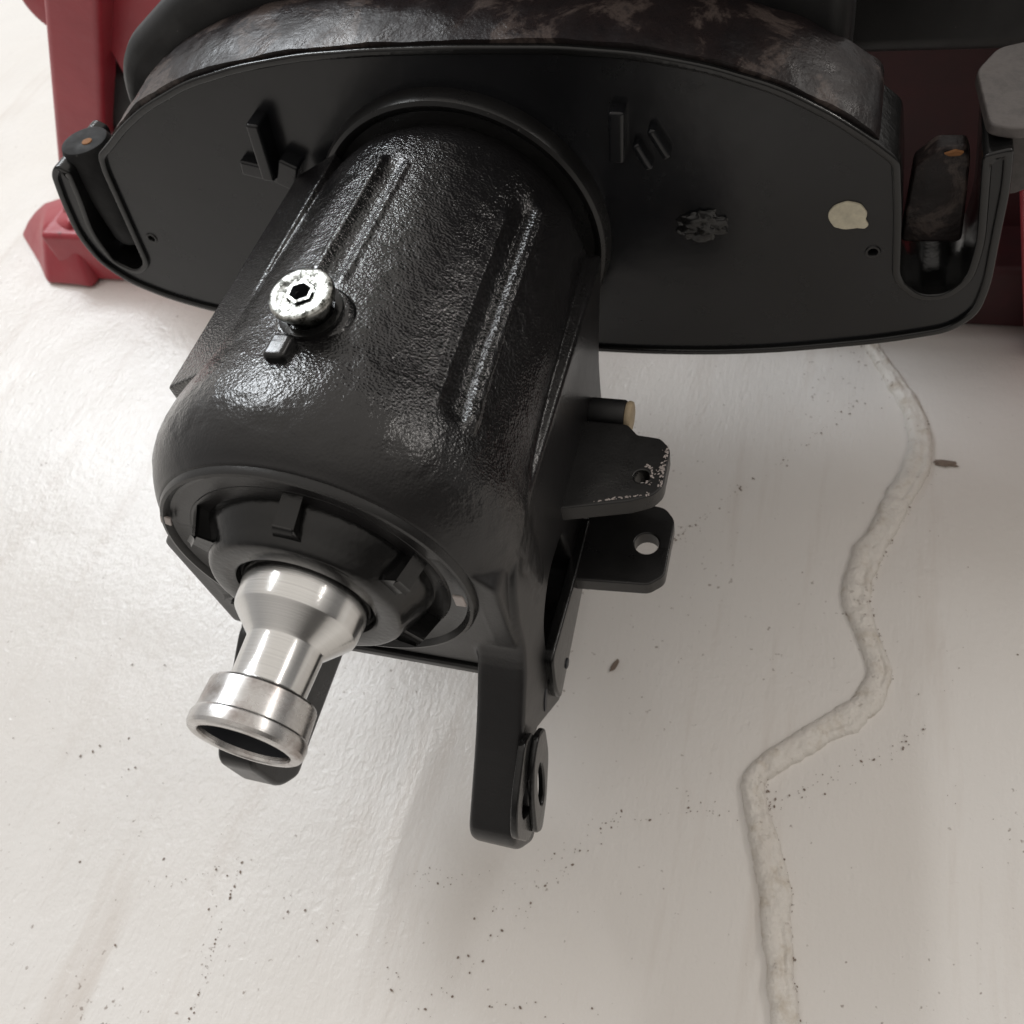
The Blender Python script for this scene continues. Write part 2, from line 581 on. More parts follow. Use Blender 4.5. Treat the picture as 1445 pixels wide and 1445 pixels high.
random.seed(3)
cr = catmull([(x, y, w * 0.001) for (x, y), w in zip(CR, CW)], 14)
cr = [(x + 0.0013 * noise.noise(Vector((x * 70, y * 70, 5))) + 0.0005 * noise.noise(Vector((x * 300, y * 300, 5))), y, w * (1 + 0.10 * noise.noise(Vector((x * 400, y * 400, 8))))) for x, y, w in cr]
bm = bmesh.new()
rows = []
for i, (x, y, w) in enumerate(cr):
    a = cr[max(i - 1, 0)]; b = cr[min(i + 1, len(cr) - 1)]
    t = Vector((b[0] - a[0], b[1] - a[1])).normalized()
    nrm = Vector((-t[1], t[0]))
    row = []
    K = 22
    w *= 1.22 + 0.25 * noise.noise(Vector((x * 90, y * 90, 0)))
    for k in range(K + 1):
        u = -1 + 2 * k / K
        h = 0.0062 * (1 - abs(u) ** 3.0) ** 0.7
        h += 0.0019 * noise.noise(Vector((x * 160 + u * 0.7, y * 160, 3))) * (1 - u * u)
        h += 0.0009 * noise.noise(Vector((x * 420 + u * 3, y * 420, 13))) * (1 - u * u)
        h -= 0.0024 * math.exp(-((u - 0.25) / 0.22) ** 2) * max(0, noise.noise(Vector((x * 30, y * 30, 9))) + 0.35)
        if k in (0, K):
            h = -0.0025
        row.append(bm.verts.new((x + nrm[0] * w * u, y + nrm[1] * w * u, FLOOR + 0.0004 + h)))
    rows.append(row)
for A, B in zip(rows, rows[1:]):
    for k in range(K):
        bm.faces.new((A[k], A[k + 1], B[k + 1], B[k]))
crk = from_bm('crack_filler', bm, 'crack', floor)
crk['kind'] = 'structure'

# grit, crumbs and small stains lying in trails on the paint
random.seed(5)
TR = [((0.10, 0.170), (0.256, 0.353), 30, 0.010), ((0.041, -0.101), (0.114, -0.024), 34, 0.006), ((0.114, -0.024), (0.19, 0.004), 34, 0.010),
      ((0.205, 0.004), (0.28, 0.057), 30, 0.012), ((-0.145, -0.085), (-0.112, -0.178), 26, 0.006), ((-0.349, -0.064), (-0.217, -0.05), 16, 0.010),
      ((-0.012, -0.087), (0.046, -0.070), 28, 0.006), ((-0.085, -0.108), (0.02, -0.15), 30, 0.012), ((-0.224, -0.158), (-0.12, -0.10), 20, 0.008),
      ((0.095, 0.074), (0.157, 0.10), 10, 0.012), ((0.30, 0.25), (0.33, 0.0), 26, 0.03), ((-0.30, 0.05), (-0.18, -0.16), 26, 0.05),
      ((0.02, -0.16), (0.16, -0.12), 30, 0.02)]
for i in range(4, 21):
    TR.append(((CR[i][0] + CW[i] * 0.00122, CR[i][1]), (CR[i + 1][0] + CW[i + 1] * 0.00122, CR[i + 1][1]), 16, 0.0012))  # crumb line along the filler's right edge, doubling as its shadow
TR.append(((0.09, 0.155), (0.175, 0.262), 70, 0.0035))
TR.append(((0.185, 0.270), (0.25, 0.35), 40, 0.0045))
TR.append(((0.20, 0.0), (0.30, 0.075), 60, 0.004))
TR.append(((-0.12, -0.10), (-0.112, -0.20), 50, 0.0018))
TR.append(((0.03, -0.15), (0.12, -0.02), 60, 0.006))
bm = bmesh.new()
for (a, b, n, sp) in TR:
    for _ in range(int(n * 0.75)):
        t = random.random()
        x = a[0] + (b[0] - a[0]) * t + random.gauss(0, sp * 0.5)
        y = a[1] + (b[1] - a[1]) * t + random.gauss(0, sp * 0.5)
        r = random.choice((0.0002, 0.00025, 0.0003, 0.0004, 0.0007))
        mt = Matrix.Translation((x, y, FLOOR + 0.0006 + 0.0016 * noise.noise(Vector((x * 6, y * 6, 2.0))))) @ Matrix.Rotation(random.random() * 3, 4, 'Z') @ Matrix.Diagonal((r * random.uniform(0.8, 1.9), r, r * 0.45, 1))
        bmesh.ops.create_icosphere(bm, subdivisions=1, radius=1, matrix=mt)
gr = from_bm('floor_grit', bm, 'grit_brown')
gr['kind'] = 'stuff'
gr['label'] = 'dark brown grit and crumbs scattered in trails over the white floor'
gr['category'] = 'grit'


def crumb(name, c, length, width, ang, label):
    bm = bmesh.new()
    bmesh.ops.create_icosphere(bm, subdivisions=3, radius=1)
    for v_ in bm.verts:
        n_ = 1 + 0.55 * noise.noise(v_.co * 1.7 + Vector((length * 999, 0, 0))) + 0.3 * noise.noise(v_.co * 4.5)
        v_.co = Vector((v_.co.x * n_ * length / 2 * (1 - 0.3 * abs(v_.co.x)), v_.co.y * n_ * width / 2, v_.co.z * width * 0.20))
    o = from_bm(name, bm, 'grit_brown')
    o.location = (c[0], c[1], FLOOR + 0.0011)
    o.rotation_euler = (0, 0, ang)
    o['label'] = label
    o['category'] = 'dirt crumb'
    return o


crumb('dirt_crumb', (0.311, 0.2915), 0.021, 0.0062, 0.05, 'brown lengthwise dirt crumb right beside the raised crack filler')
crumb('dirt_crumb', (0.0965, 0.083), 0.013, 0.0036, 1.25, 'small brown dirt crumb on the floor right of the long bracket leg')

# ------------------------------------------------------------------ the housing
H = thing('pinion_housing', 'black painted cast pinion housing with wide mounting plate and bare steel shaft', 'machine part')

# --- mounting plate outline at its front face (x, z)
top_arc = [(-0.219, 0.054), (-0.200, 0.067), (-0.178, 0.079), (-0.142, 0.093), (-0.106, 0.101), (-0.067, 0.106), (-0.027, 0.1075), (0.018, 0.1075),
           (0.070, 0.106), (0.107, 0.102), (0.139, 0.095), (0.171, 0.084), (0.197, 0.070), (0.217, 0.056)]
OUT = ([(p[0], p[1], 0.010) for p in top_arc[::1]] +
       [(0.228, 0.047, 0.004), (0.234, 0.017, 0.01), (0.240, -0.024, 0.010), (0.252, -0.034, 0.008), (0.263, -0.033, 0.008), (0.271, -0.022, 0.008),
        (0.271, 0.000, 0.01), (0.262, 0.050, 0.003), (0.274, 0.054, 0.003), (0.278, 0.034, 0.01), (0.281, 0.002, 0.01), (0.284, -0.025, 0.01), (0.283, -0.046, 0.012),
        (0.272, -0.060, 0.012), (0.240, -0.071, 0.03), (0.183, -0.084, 0.03), (0.141, -0.090, 0.03), (0.096, -0.093, 0.03), (0.0, -0.094, 0.03), (-0.096, -0.0925, 0.03),
        (-0.160, -0.087, 0.03), (-0.213, -0.079, 0.03), (-0.245, -0.069, 0.02), (-0.270, -0.056, 0.012), (-0.285, -0.038, 0.01), (-0.288, -0.014, 0.01),
        (-0.281, 0.015, 0.01), (-0.2745, 0.034, 0.005), (-0.266, 0.041, 0.004), (-0.258, 0.036, 0.003), (-0.263, 0.015, 0.01), (-0.272, -0.012, 0.01),
        (-0.270, -0.036, 0.006), (-0.257, -0.044, 0.006), (-0.246, -0.037, 0.005), (-0.233, 0.037, 0.01), (-0.229, 0.048, 0.004)])
out = fillet(OUT, 0.006, 4)
bore_hole = circle(0, 0, 0.070, 64)
plate('mounting_plate', [inset(out, 0.0015), bore_hole, circle(-0.228, -0.016, 0.0022, 12), circle(0.224, -0.008, 0.0022, 12)],
      'y', 0.2262, 0.236, 'plate', H, 0.0005)
plate('plate_rim', [out, inset(out, 0.0042)], 'y', 0.2235, 0.2745, 'wet', H, 0.0013)
plate('back_plate', [inset(out, 0.0046), bore_hole], 'y', 0.262, 0.272, 'dark', H, 0.001)
# broad greasy band over the top of the rim, swelling toward the right-hand shoulder
bm = bmesh.new()
arc = catmull([(x, z, 0) for x, z in top_arc], 8)
rows = []
for i, (x, z, _) in enumerate(arc):
    a = arc[max(0, i - 1)]; b = arc[min(len(arc) - 1, i + 1)]
    t = Vector((b[0] - a[0], b[1] - a[1])).normalized()
    nrm = Vector((-t[1], t[0]))
    if nrm[1] < 0:
        nrm = -nrm
    end = min(1, i / 14.0, (len(arc) - 1 - i) / 3.0 + 0.15)
    row = []
    for k in range(13):
        u = k / 12
        y = 0.2265 + (0.279 - 0.2265) * u
        hh = end * (0.0005 + 0.0055 * math.sin(math.pi * min(1, u * 0.62 + 0.06)) ** 0.8)
        hh += 0.0011 * end * noise.noise(Vector((x * 55, y * 55, z * 55))) + 0.0005 * noise.noise(Vector((x * 190, y * 190, 1)))
        row.append(bm.verts.new((x + nrm[0] * hh, y, z + nrm[1] * hh)))
    row.insert(0, bm.verts.new((x - nrm[0] * 0.003, 0.2268, z - nrm[1] * 0.003)))
    row.append(bm.verts.new((x - nrm[0] * 0.006, 0.279, z - nrm[1] * 0.006)))
    rows.append(row)
for A, B in zip(rows, rows[1:]):
    for k in range(len(A) - 1):
        bm.faces.new((A[k], A[k + 1], B[k + 1], B[k]))
for r_ in (rows[0], rows[-1]):
    bm.faces.new(r_)
from_bm('rim_band', bm, 'rim', H)

# --- slots: round bushing in each, seen through the opening
def bushing(x, z0, z1, r, y=0.2525):
    b = tube_between('bushing', (x, y, z0), (x, y, z1), r, 'sooty', H, 40, cap_bevel=0.006)
    tube_between('rust_spot', (x + 0.006, y - 0.004, z1 - 0.001), (x + 0.006, y - 0.004, z1 + 0.0006), 0.0034, 'orange_rust', b, 16, cap_bevel=0.0004)
    return b


bushing(-0.2570, -0.030, 0.044, 0.0168, 0.2475)
sw = plate('slot_wall', [fillet([(0.2390, -0.021, 0.004), (0.2690, -0.020, 0.004), (0.2620, 0.030, 0.002), (0.2590, 0.036, 0.002), (0.2460, 0.036, 0.002), (0.2370, 0.026, 0.002)], 0.004)], 'y', 0.250, 0.262, 'rim', H, 0.0016)
plate('rust_smear', [fillet([(0.249, 0.0335), (0.254, 0.0355), (0.2585, 0.0345), (0.257, 0.0325), (0.252, 0.0320)], 0.001)], 'y', 0.2488, 0.2510, 'orange_rust', sw, 0.0006)
# outer ear arm carrying on behind the right slot
plate('ear_arm', [fillet([(0.262, 0.0495), (0.276, 0.053), (0.330, 0.070), (0.345, 0.030), (0.290, -0.01), (0.2745, 0.0)], 0.006)], 'y', 0.2755, 0.288, 'dusty', H)
plate('ear_cap', [fillet([(0.2625, 0.232), (0.2755, 0.228), (0.330, 0.262), (0.330, 0.320), (0.268, 0.296), (0.258, 0.276)], 0.005)], 'z', 0.0545, 0.060, 'dusty', H)

# --- lugs on the plate face
def lug(x, z, w, h, d, rot):
    o = box('cast_lug', (-w / 2, -d, -h / 2), (w / 2, 0.003, h / 2), 'plate', H, 0.0018, (0, rot, 0), (x, 0.2262, z))
    return o


lug(-0.1065, 0.056, 0.008, 0.036, 0.013, math.radians(8))
lug(-0.1165, 0.039, 0.026, 0.010, 0.006, math.radians(14))
lug(-0.098, 0.040, 0.012, 0.018, 0.010, math.radians(30))
lug(0.095, 0.062, 0.008, 0.028, 0.008, math.radians(4))
lug(0.1155, 0.057, 0.0045, 0.018, 0.006, math.radians(-28))
lug(0.107, 0.050, 0.0045, 0.016, 0.006, math.radians(-26))
# rough black weld lump
bm = bmesh.new()
bmesh.ops.create_icosphere(bm, subdivisions=4, radius=1, matrix=Matrix.Diagonal((0.013, 0.003, 0.0095, 1)))
for v_ in bm.verts:
    v_.co *= 1 + 0.35 * noise.noise(v_.co * 190) + 0.2 * noise.noise(v_.co * 500)
from_bm('weld_lump', bm, 'wet', H, (0.136, 0.2255, 0.006))

# --- cream putty patch and screw dimples
pp = []
for k in range(26):
    a = 2 * math.pi * k / 26
    r = 0.0088 + 0.0012 * noise.noise(Vector((math.cos(a) * 2, math.sin(a) * 2, 4)))
    if 0.2 > abs(a - math.radians(322)):
        r += 0.0032
    pp.append((0.2085 + r * math.cos(a) * 1.05, 0.0145 + r * math.sin(a) * 0.95))
plate('putty_patch', [fillet(pp, 0.001, 2)], 'y', 0.2250, 0.2266, 'cream_putty', H, 0.0004)
for (x, z) in ((-0.228, -0.016), (0.224, -0.008)):
    lathe('dimple_rim', [(0.2262, 0.0040), (0.2254, 0.0036), (0.2254, 0.0026), (0.2262, 0.0021), (0.232, 0.0019)], 'smooth', H, 24, center=(x, z))

# --- collar ring where the body meets the plate
lathe('plate_collar', [(0.2266, 0.0862), (0.219, 0.0858), (0.2165, 0.0846), (0.2155, 0.0825), (0.216, 0.0805), (0.2185, 0.078), (0.219, 0.066), (0.2266, 0.064)], 'smooth', H, 128)

# --- cast body: half round on top, straight sides, rounded nose
STN = [(0.0040, 0.0710), (0.0000, 0.0715), (-0.0060, 0.0722), (-0.0075, 0.0735), (-0.0055, 0.0752), (-0.001, 0.0790), (0.005, 0.0828), (0.012, 0.0858), (0.020, 0.0872), (0.030, 0.0872), (0.042, 0.0858), (0.056, 0.0838),
       (0.080, 0.0820), (0.110, 0.0808), (0.140, 0.0798), (0.170, 0.0790), (0.192, 0.0782), (0.202, 0.0772), (0.208, 0.0755), (0.213, 0.0728), (0.220, 0.070)]
NA, NSD = 220, 26
fine = catmull([(y, r, 0) for y, r in STN], 12)


def body_pt(y, R, s):
    """s 0..1 round the section from the lower right corner, over the top, to the lower left"""
    zb = -0.052 if y > 0.014 else -0.080
    side = -zb
    arcl = math.pi * R
    T = 2 * side + arcl
    q = s * T
    if q < side:
        return (R, y, zb + q)
    if q < side + arcl:
        a = (q - side) / R
        return (R * math.cos(a), y, R * math.sin(a))
    return (-R, y, -(q - side - arcl))


bm = bmesh.new()
rows = []
SEG = NA + 2 * NSD
for (y, R, _) in fine:
    row = []
    for k in range(SEG + 1):
        x, yy, z = body_pt(y, R, k / SEG)
        a = math.atan2(z, x)
        h = 0
        if z > -0.01:
            # twin casting ridges: one pair along the crown, one pair down the right shoulder
            for (a0, wd, ya, yb, ht) in ((math.radians(97.5), 0.032, 0.086, 0.182, 0.0032), (math.radians(88.0), 0.024, 0.082, 0.178, 0.0012),
                                        (math.radians(48.5), 0.024, 0.036, 0.168, 0.0012), (math.radians(37.0), 0.040, 0.034, 0.186, 0.0032)):
                e = max(0, min(1, (y - ya) / 0.008)) * max(0, min(1, (yb - y) / 0.008))
                e = e * e * (3 - 2 * e)
                h += ht * e * math.exp(-((a - a0) / wd) ** 8)
            for (a0, wd, ya, yb, ht) in ((math.radians(91.5), 0.05, 0.085, 0.180, -0.0016), (math.radians(42.0), 0.065, 0.032, 0.184, -0.0022)):
                e = max(0, min(1, (y - ya) / 0.012)) * max(0, min(1, (yb - y) / 0.012))
                e = e * e * (3 - 2 * e)
                h += ht * e * math.exp(-((a - a0) / wd) ** 2)
        amp = 0.00035 if y > 0.004 else 0.0001
        h += amp * noise.noise(Vector((x * 120, yy * 90, z * 120))) + amp * 0.9 * noise.noise(Vector((x * 420, yy * 420, z * 420)))
        d = Vector((x, 0, z)).normalized() if z > 0 else Vector((1 if x > 0 else -1, 0, 0))
        row.append(bm.verts.new((x + d[0] * h, yy, z + d[2] * h)))
    rows.append(row)
for A, B in zip(rows, rows[1:]):
    for k in range(SEG):
        bm.faces.new((A[k], A[k + 1], B[k + 1], B[k]))
    bm.faces.new((A[SEG], A[0], B[0], B[SEG]))
bm.faces.new(rows[-1])
bm.faces.new(rows[0])
body_parts = [from_bm('tmp_body', bm, 'cast')]
# left and right ledges along the flat flanks
body_parts.append(plate('tmp_ledge', [[(-0.0905, -0.045), (-0.0905, 0.0405), (-0.0865, 0.0425), (-0.0600, 0.0560), (-0.0500, 0.0300), (-0.0500, -0.045)]], 'y', 0.054, 0.2165, 'cast', None, 0.0006))

# --- front face, bottom edge and right flank wall (x 0.060..0.086)
body_parts.append(plate('tmp_front', [fillet([(-0.0830, 0.0), (-0.066, 0.020), (0.066, 0.020), (0.0835, 0.0), (0.0835, -0.080), (-0.0835, -0.080)], 0.003), circle(0, 0, 0.0715, 96)],
      'y', -0.0072, 0.016, 'cast', None, 0.0015))
plate('bottom_flange', [fillet([(-0.080, -0.0095), (0.0600, -0.0095), (0.0600, 0.19), (-0.080, 0.19)], 0.003)], 'z', -0.0875, -0.0815, 'smooth', H, 0.0015)

WALL = [(0.035, 0.006, 0.01), (0.006, -0.006, 0.015), (-0.004, -0.030, 0.02), (-0.0070, -0.060, 0.03), (-0.034, -0.093, 0.03), (-0.078, -0.132, 0.010), (-0.076, -0.150, 0.008),
        (-0.064, -0.177, 0.008), (-0.050, -0.172, 0.006), (-0.022, -0.119, 0.003), (0.011, -0.158, 0.004), (0.030, -0.150, 0.01), (0.079, -0.146, 0.008), (0.098, -0.118, 0.006),
        (0.098, -0.104, 0.006), (0.117, -0.063, 0.01), (0.168, -0.076, 0.006), (0.173, -0.042, 0.015), (0.192, -0.010, 0.015), (0.205, 0.006, 0.01)]
POCK = [(0.067, -0.066, 0.004), (0.040, -0.062, 0.010), (0.020, -0.076, 0.012), (0.012, -0.106, 0.006), (0.018, -0.116, 0.005), (0.058, -0.122, 0.008), (0.072, -0.110, 0.008)]
body_parts.append(plate('tmp_web', [fillet(WALL, 0.01, 5), fillet(POCK, 0.006, 4)], 'x', 0.0615, 0.0866, 'cast', None, 0.0028))


def fuse(name, parts, voxel, material, parent, smooth_n=5):
    bm = bmesh.new()
    for o in parts:
        bm.from_mesh(o.data)
    me = bpy.data.meshes.new('tmp')
    bm.to_mesh(me)
    bm.free()
    t = bpy.data.objects.new('tmp', me)
    COL.objects.link(t)
    rm = t.modifiers.new('r', 'REMESH')
    rm.mode = 'VOXEL'
    rm.voxel_size = voxel
    sm = t.modifiers.new('s', 'SMOOTH')
    sm.factor = 0.5
    sm.iterations = smooth_n
    dg = bpy.context.evaluated_depsgraph_get()
    new = bpy.data.meshes.new_from_object(t.evaluated_get(dg))
    for o in parts + [t]:
        d = o.data
        bpy.data.objects.remove(o)
        bpy.data.meshes.remove(d)
    new.name = name
    o = link(name, new, material, parent)
    for e in new.edges:
        e.use_edge_sharp = False
    return o


fuse('cast_body', body_parts, 0.00095, 'cast', H, 3)
# wall seen through the pocket
plate('inner_web', [fillet([(0.10, -0.05), (0.03, -0.05), (0.0, -0.12), (0.02, -0.14), (0.09, -0.14)], 0.006)], 'x', 0.050, 0.056, 'dark', H, 0.001)
# left leg, seen past the shaft
plate('bracket_leg', [fillet([(0.060, -0.078, 0.004), (0.000, -0.080, 0.01), (-0.012, -0.078, 0.02), (-0.0745, -0.110, 0.008), (-0.073, -0.149, 0.012), (-0.060, -0.166, 0.014), (-0.048, -0.164, 0.014), (0.040, -0.162, 0.02)], 0.01, 5)],
      'x', -0.078, -0.0555, 'smooth', H, 0.0028)

# --- clevis cheeks at the foot of the right leg
plate('clevis_cheek', [fillet([(-0.030, -0.098, 0.003), (-0.040, -0.088, 0.004), (-0.066, -0.104, 0.01), (-0.077, -0.120, 0.006), (-0.071, -0.148, 0.008), (-0.060, -0.154, 0.008), (-0.036, -0.122, 0.008)], 0.006, 4), circle(-0.055, -0.122, 0.0105, 28)],
      'x', 0.0860, 0.0900, 'wet', H, 0.0012)
plate('clevis_cheek', [fillet([(-0.023, -0.108, 0.003), (-0.032, -0.098, 0.004), (-0.044, -0.103, 0.006), (-0.056, -0.120, 0.008), (-0.066, -0.148, 0.004), (-0.061, -0.160, 0.005), (-0.046, -0.152, 0.008), (-0.028, -0.130, 0.008)], 0.006, 4), [(-0.0455 + 0.0052 * math.cos(t / 12 * math.pi) + 0.0085 * math.sin(t / 12 * math.pi) * 0.62, -0.1300 - 0.0040 * math.cos(t / 12 * math.pi) * 0.4 + 0.0150 * math.sin(t / 12 * math.pi)) for t in range(24)]],
      'x', 0.0895, 0.0932, 'wet', H, 0.0012)
bar_ = lathe('eye_bush', [(0, 0.0085), (0.004, 0.0085), (0.0045, 0.0078), (0.0045, 0.0060), (-0.004, 0.0058)], 'dark', H, 32)
bar_.rotation_euler = (0, 0, math.radians(-90))
bar_.location = (0.0860, -0.050, -0.126)
plate('strap_hole', [circle(0.022, -0.128, 0.0030, 16)], 'x', 0.0900, 0.0922, 'bore', H, 0.0003)

# --- side bracket with two horizontal tabs, right side
plate('upper_tab', [fillet([(0.080, 0.070, 0.002), (0.120, 0.081, 0.002), (0.1315, 0.0865, 0.003), (0.1355, 0.093, 0.003), (0.1355, 0.117, 0.0035), (0.129, 0.1235, 0.002), (0.1165, 0.1245, 0.001), (0.110, 0.131, 0.002), (0.084, 0.131, 0.002)], 0.002), circle(0.1235, 0.0975, 0.0040, 18)],
      'z', -0.0615, -0.0500, 'smooth', H, 0.0009)
plate('lower_tab', [fillet([(0.086, 0.059, 0.002), (0.131, 0.0625, 0.003), (0.1385, 0.0695, 0.003), (0.1385, 0.106, 0.0035), (0.132, 0.1135, 0.003), (0.114, 0.116, 0.002), (0.086, 0.110, 0.002)], 0.002), circle(0.1255, 0.0885, 0.0068, 24)],
      'z', -0.1105, -0.1000, 'smooth', H, 0.0009)
plate('bracket_strap', [fillet([(0.052, -0.098, 0.002), (0.100, -0.098, 0.003), (0.104, -0.110, 0.01), (0.070, -0.123, 0.004), (0.004, -0.136, 0.004), (0.002, -0.118, 0.01), (0.008, -0.094, 0.006)], 0.004, 4)],
      'x', 0.0850, 0.0915, 'wet', H, 0.0014)
plate('slot_mark', [[(-0.004 + 0.0070 * math.cos(t / 12 * math.pi) * 0.62 - 0.0024 * math.sin(t / 12 * math.pi) * 0.78, -0.120 + 0.0070 * math.cos(t / 12 * math.pi) * 0.78 + 0.0024 * math.sin(t / 12 * math.pi) * 0.62) for t in range(24)]], 'x', 0.0850, 0.0872, 'bore', H, 0.0003)
# small boss with a tan tag behind the upper tab
tube_between('stud', (0.086, 0.142, -0.056), (0.107, 0.142, -0.056), 0.0085, 'dark', H, 24)
tube_between('stud_band', (0.1065, 0.142, -0.057), (0.1105, 0.142, -0.057), 0.0088, 'tan_label', H, 32)
# chipped paint along the tab edges
random.seed(11)
bm = bmesh.new()
for _ in range(130):
    k = random.random()
    if k < 0.25:
        xx = 0.100 + 0.030 * random.random() ** 0.6
        c = (xx, 0.0775 + (xx - 0.100) * 0.30 + abs(random.gauss(0, 0.0006)), -0.0500)
    elif k < 0.75:
        c = (0.1345 - abs(random.gauss(0, 0.0011)), random.uniform(0.092, 0.117), -0.0500)
    else:
        t_ = random.uniform(-1.0, 1.2)
        r_ = 0.0056 + abs(random.gauss(0, 0.0016))
        c = (0.1225 + r_ * math.cos(t_), 0.0985 + r_ * math.sin(t_), -0.0500)
    r = random.uniform(0.00015, 0.0006)
    bmesh.ops.create_icosphere(bm, subdivisions=1, radius=1, matrix=Matrix.Translation(c) @ Matrix.Rotation(random.random() * 3, 4, 'Z') @ Matrix.Diagonal((r * 1.8, r, 0.0004, 1)))
o = from_bm('paint_chips', bm, 'bare_metal_chip', H)
o['kind'] = 'stuff'

# --- seal cover, castellated gland nut
lathe('seal_cover', [(0.000, 0.0738), (-0.0085, 0.0733), (-0.0103, 0.0722), (-0.0106, 0.0708), (-0.0095, 0.0698), (-0.0078, 0.0688), (-0.0068, 0.066), (-0.0066, 0.0610),
                     (-0.0074, 0.0600), (-0.0070, 0.0590), (-0.0066, 0.0560), (-0.0060, 0.0450)], 'smooth', H, 144)
nut = lathe('gland_nut', [(0.000, 0.0535), (-0.0070, 0.0530), (-0.0105, 0.0518), (-0.0140, 0.0498), (-0.0170, 0.0478), (-0.0200, 0.0462), (-0.0226, 0.0448), (-0.0240, 0.0436), (-0.0246, 0.0420), (-0.0246, 0.0335), (-0.0240, 0.0320), (-0.0200, 0.0315), (-0.010, 0.0315)],
            'wet', H, 144)
for k, deg in enumerate((142, 80, 21, -38, -98, -158)):
    a = math.radians(deg)
    bm = bmesh.new()
    bmesh.ops.create_cube(bm, size=1)
    for v_ in bm.verts:
        y = -0.0035 if v_.co.y > 0 else -0.0205
        r = (0.0420 if v_.co.z < 0 else (0.0600 if y > -0.01 else 0.0535))
        wdt = 0.0048 if v_.co.z < 0 else 0.0024
        px_ = v_.co.x * 2 * wdt
        v_.co = Vector((px_ * -math.sin(a) + r * math.cos(a), y, px_ * math.cos(a) + r * math.sin(a)))
    bmesh.ops.bevel(bm, geom=bm.edges[:], offset=0.0019, segments=4, affect='EDGES', profile=0.5)
    from_bm('nut_lobe', bm, 'wet', nut)
# chips in the cover paint
box('paint_chip', (0.0640, -0.0115, -0.0095), (0.0690, -0.0101, -0.0010), 'bare_metal_chip', H, 0.0006)
bx = box('paint_chip', (-0.0025, -0.0006, -0.0035), (0.0025, 0.0006, 0.0035), 'bare_metal_chip', H, 0.0004, (0, math.radians(25), 0), (-0.0645, -0.0098, 0.0275))

# --- bare steel shaft
def crisp(o, ang=14):
    for e in o.data.edges:
        e.use_edge_sharp = False
    o.data.set_sharp_from_angle(angle=math.radians(ang))
    return o


crisp(lathe('output_shaft', [(-0.010, 0.0275), (-0.0190, 0.0293), (-0.0355, 0.0276), (-0.0368, 0.0272), (-0.0376, 0.0266), (-0.0468, 0.0176), (-0.0476, 0.0171), (-0.0484, 0.0169),
                       (-0.0660, 0.0163), (-0.0675, 0.0164), (-0.0705, 0.0180)], 'steel', H, 128))
crisp(lathe('shaft_end_ring', [(-0.0690, 0.0160), (-0.0694, 0.0216), (-0.0698, 0.0224), (-0.0708, 0.0229), (-0.0832, 0.0236), (-0.0842, 0.0243), (-0.0858, 0.0247), (-0.0892, 0.0244), (-0.0906, 0.0236),
                         (-0.0912, 0.0226), (-0.0914, 0.0203), (-0.0909, 0.0196), (-0.0895, 0.0192), (-0.0720, 0.0190)], 'steel_worn', H, 128), 20)
lathe('shaft_bore', [(-0.0885, 0.0189), (-0.0725, 0.0186), (-0.0715, 0.015), (-0.0712, 0.0)], 'bore', H, 64)
lathe('shaft_seal', [(-0.016, 0.0292), (-0.0212, 0.0295), (-0.0222, 0.0303), (-0.0212, 0.0314), (-0.016, 0.0318)], 'wet', H, 96)

# --- level plug on its boss
PX, PY = 0.000, 0.0640
up = Vector((0.02, -0.10, 1)).normalized()
base = Vector((PX, PY, 0.0805))


def stack(name, prof, material, parent, seg=64):
    """prof (height, r) along `up` from base"""
    q = up.to_track_quat('Z', 'Y')
    bm = bmesh.new()
    rings = []
    for (h, r) in prof:
        if r == 0:
            rings.append([bm.verts.new(base + q @ Vector((0, 0, h)))])
        else:
            rings.append([bm.verts.new(base + q @ Vector((r * math.cos(2 * math.pi * k / seg), r * math.sin(2 * math.pi * k / seg), h))) for k in range(seg)])
    for A, B in zip(rings, rings[1:]):
        for k in range(seg):
            k2 = (k + 1) % seg
            if len(A) == 1:
                bm.faces.new((A[0], B[k], B[k2]))
            elif len(B) == 1:
                bm.faces.new((A[k], B[0], A[k2]))
            else:
                bm.faces.new((A[k], B[k], B[k2], A[k2]))
    return from_bm(name, bm, material, parent)


stack('plug_boss', [(-0.006, 0.0190), (0.0005, 0.0175), (0.0030, 0.0165), (0.0040, 0.0150), (0.0040, 0.009)], 'cast', H)
stack('plug_washer', [(0.003, 0.0135), (0.0055, 0.0140), (0.0068, 0.0138), (0.0072, 0.0125), (0.0075, 0.0110)], 'wet', H)
pl_ = stack('level_plug', [(0.0060, 0.0095), (0.0120, 0.0098), (0.0135, 0.0128), (0.0142, 0.0135), (0.0158, 0.0137), (0.0170, 0.0132), (0.0176, 0.0118), (0.0172, 0.0100), (0.0171, 0.0062), (0.0150, 0.0056), (0.0148, 0.0040)], 'zinc', H)
# hex socket
q = up.to_track_quat('Z', 'Y')
bm = bmesh.new()
hexv = [[bm.verts.new(base + q @ Vector((r * math.cos(math.pi / 3 * k + 0.3), r * math.sin(math.pi / 3 * k + 0.3), h))) for k in range(6)] for (h, r) in ((0.0181, 0.0062), (0.0181, 0.0046), (0.0120, 0.0044))]
for A, B in zip(hexv, hexv[1:]):
    for k in range(6):
        bm.faces.new((A[k], A[(k + 1) % 6], B[(k + 1) % 6], B[k]))
bm.faces.new(hexv[-1])
hs = from_bm('hex_socket', bm, 'bore', pl_, smooth=False)
hs.data.materials.append(M['zinc'])
for i_, f_ in enumerate(hs.data.polygons):
    if i_ < 6:
        f_.material_index = 1
box('boss_lug', (-0.0090, 0.0345, 0.078), (0.0010, 0.0475, 0.0905), 'wet', H, 0.0022)

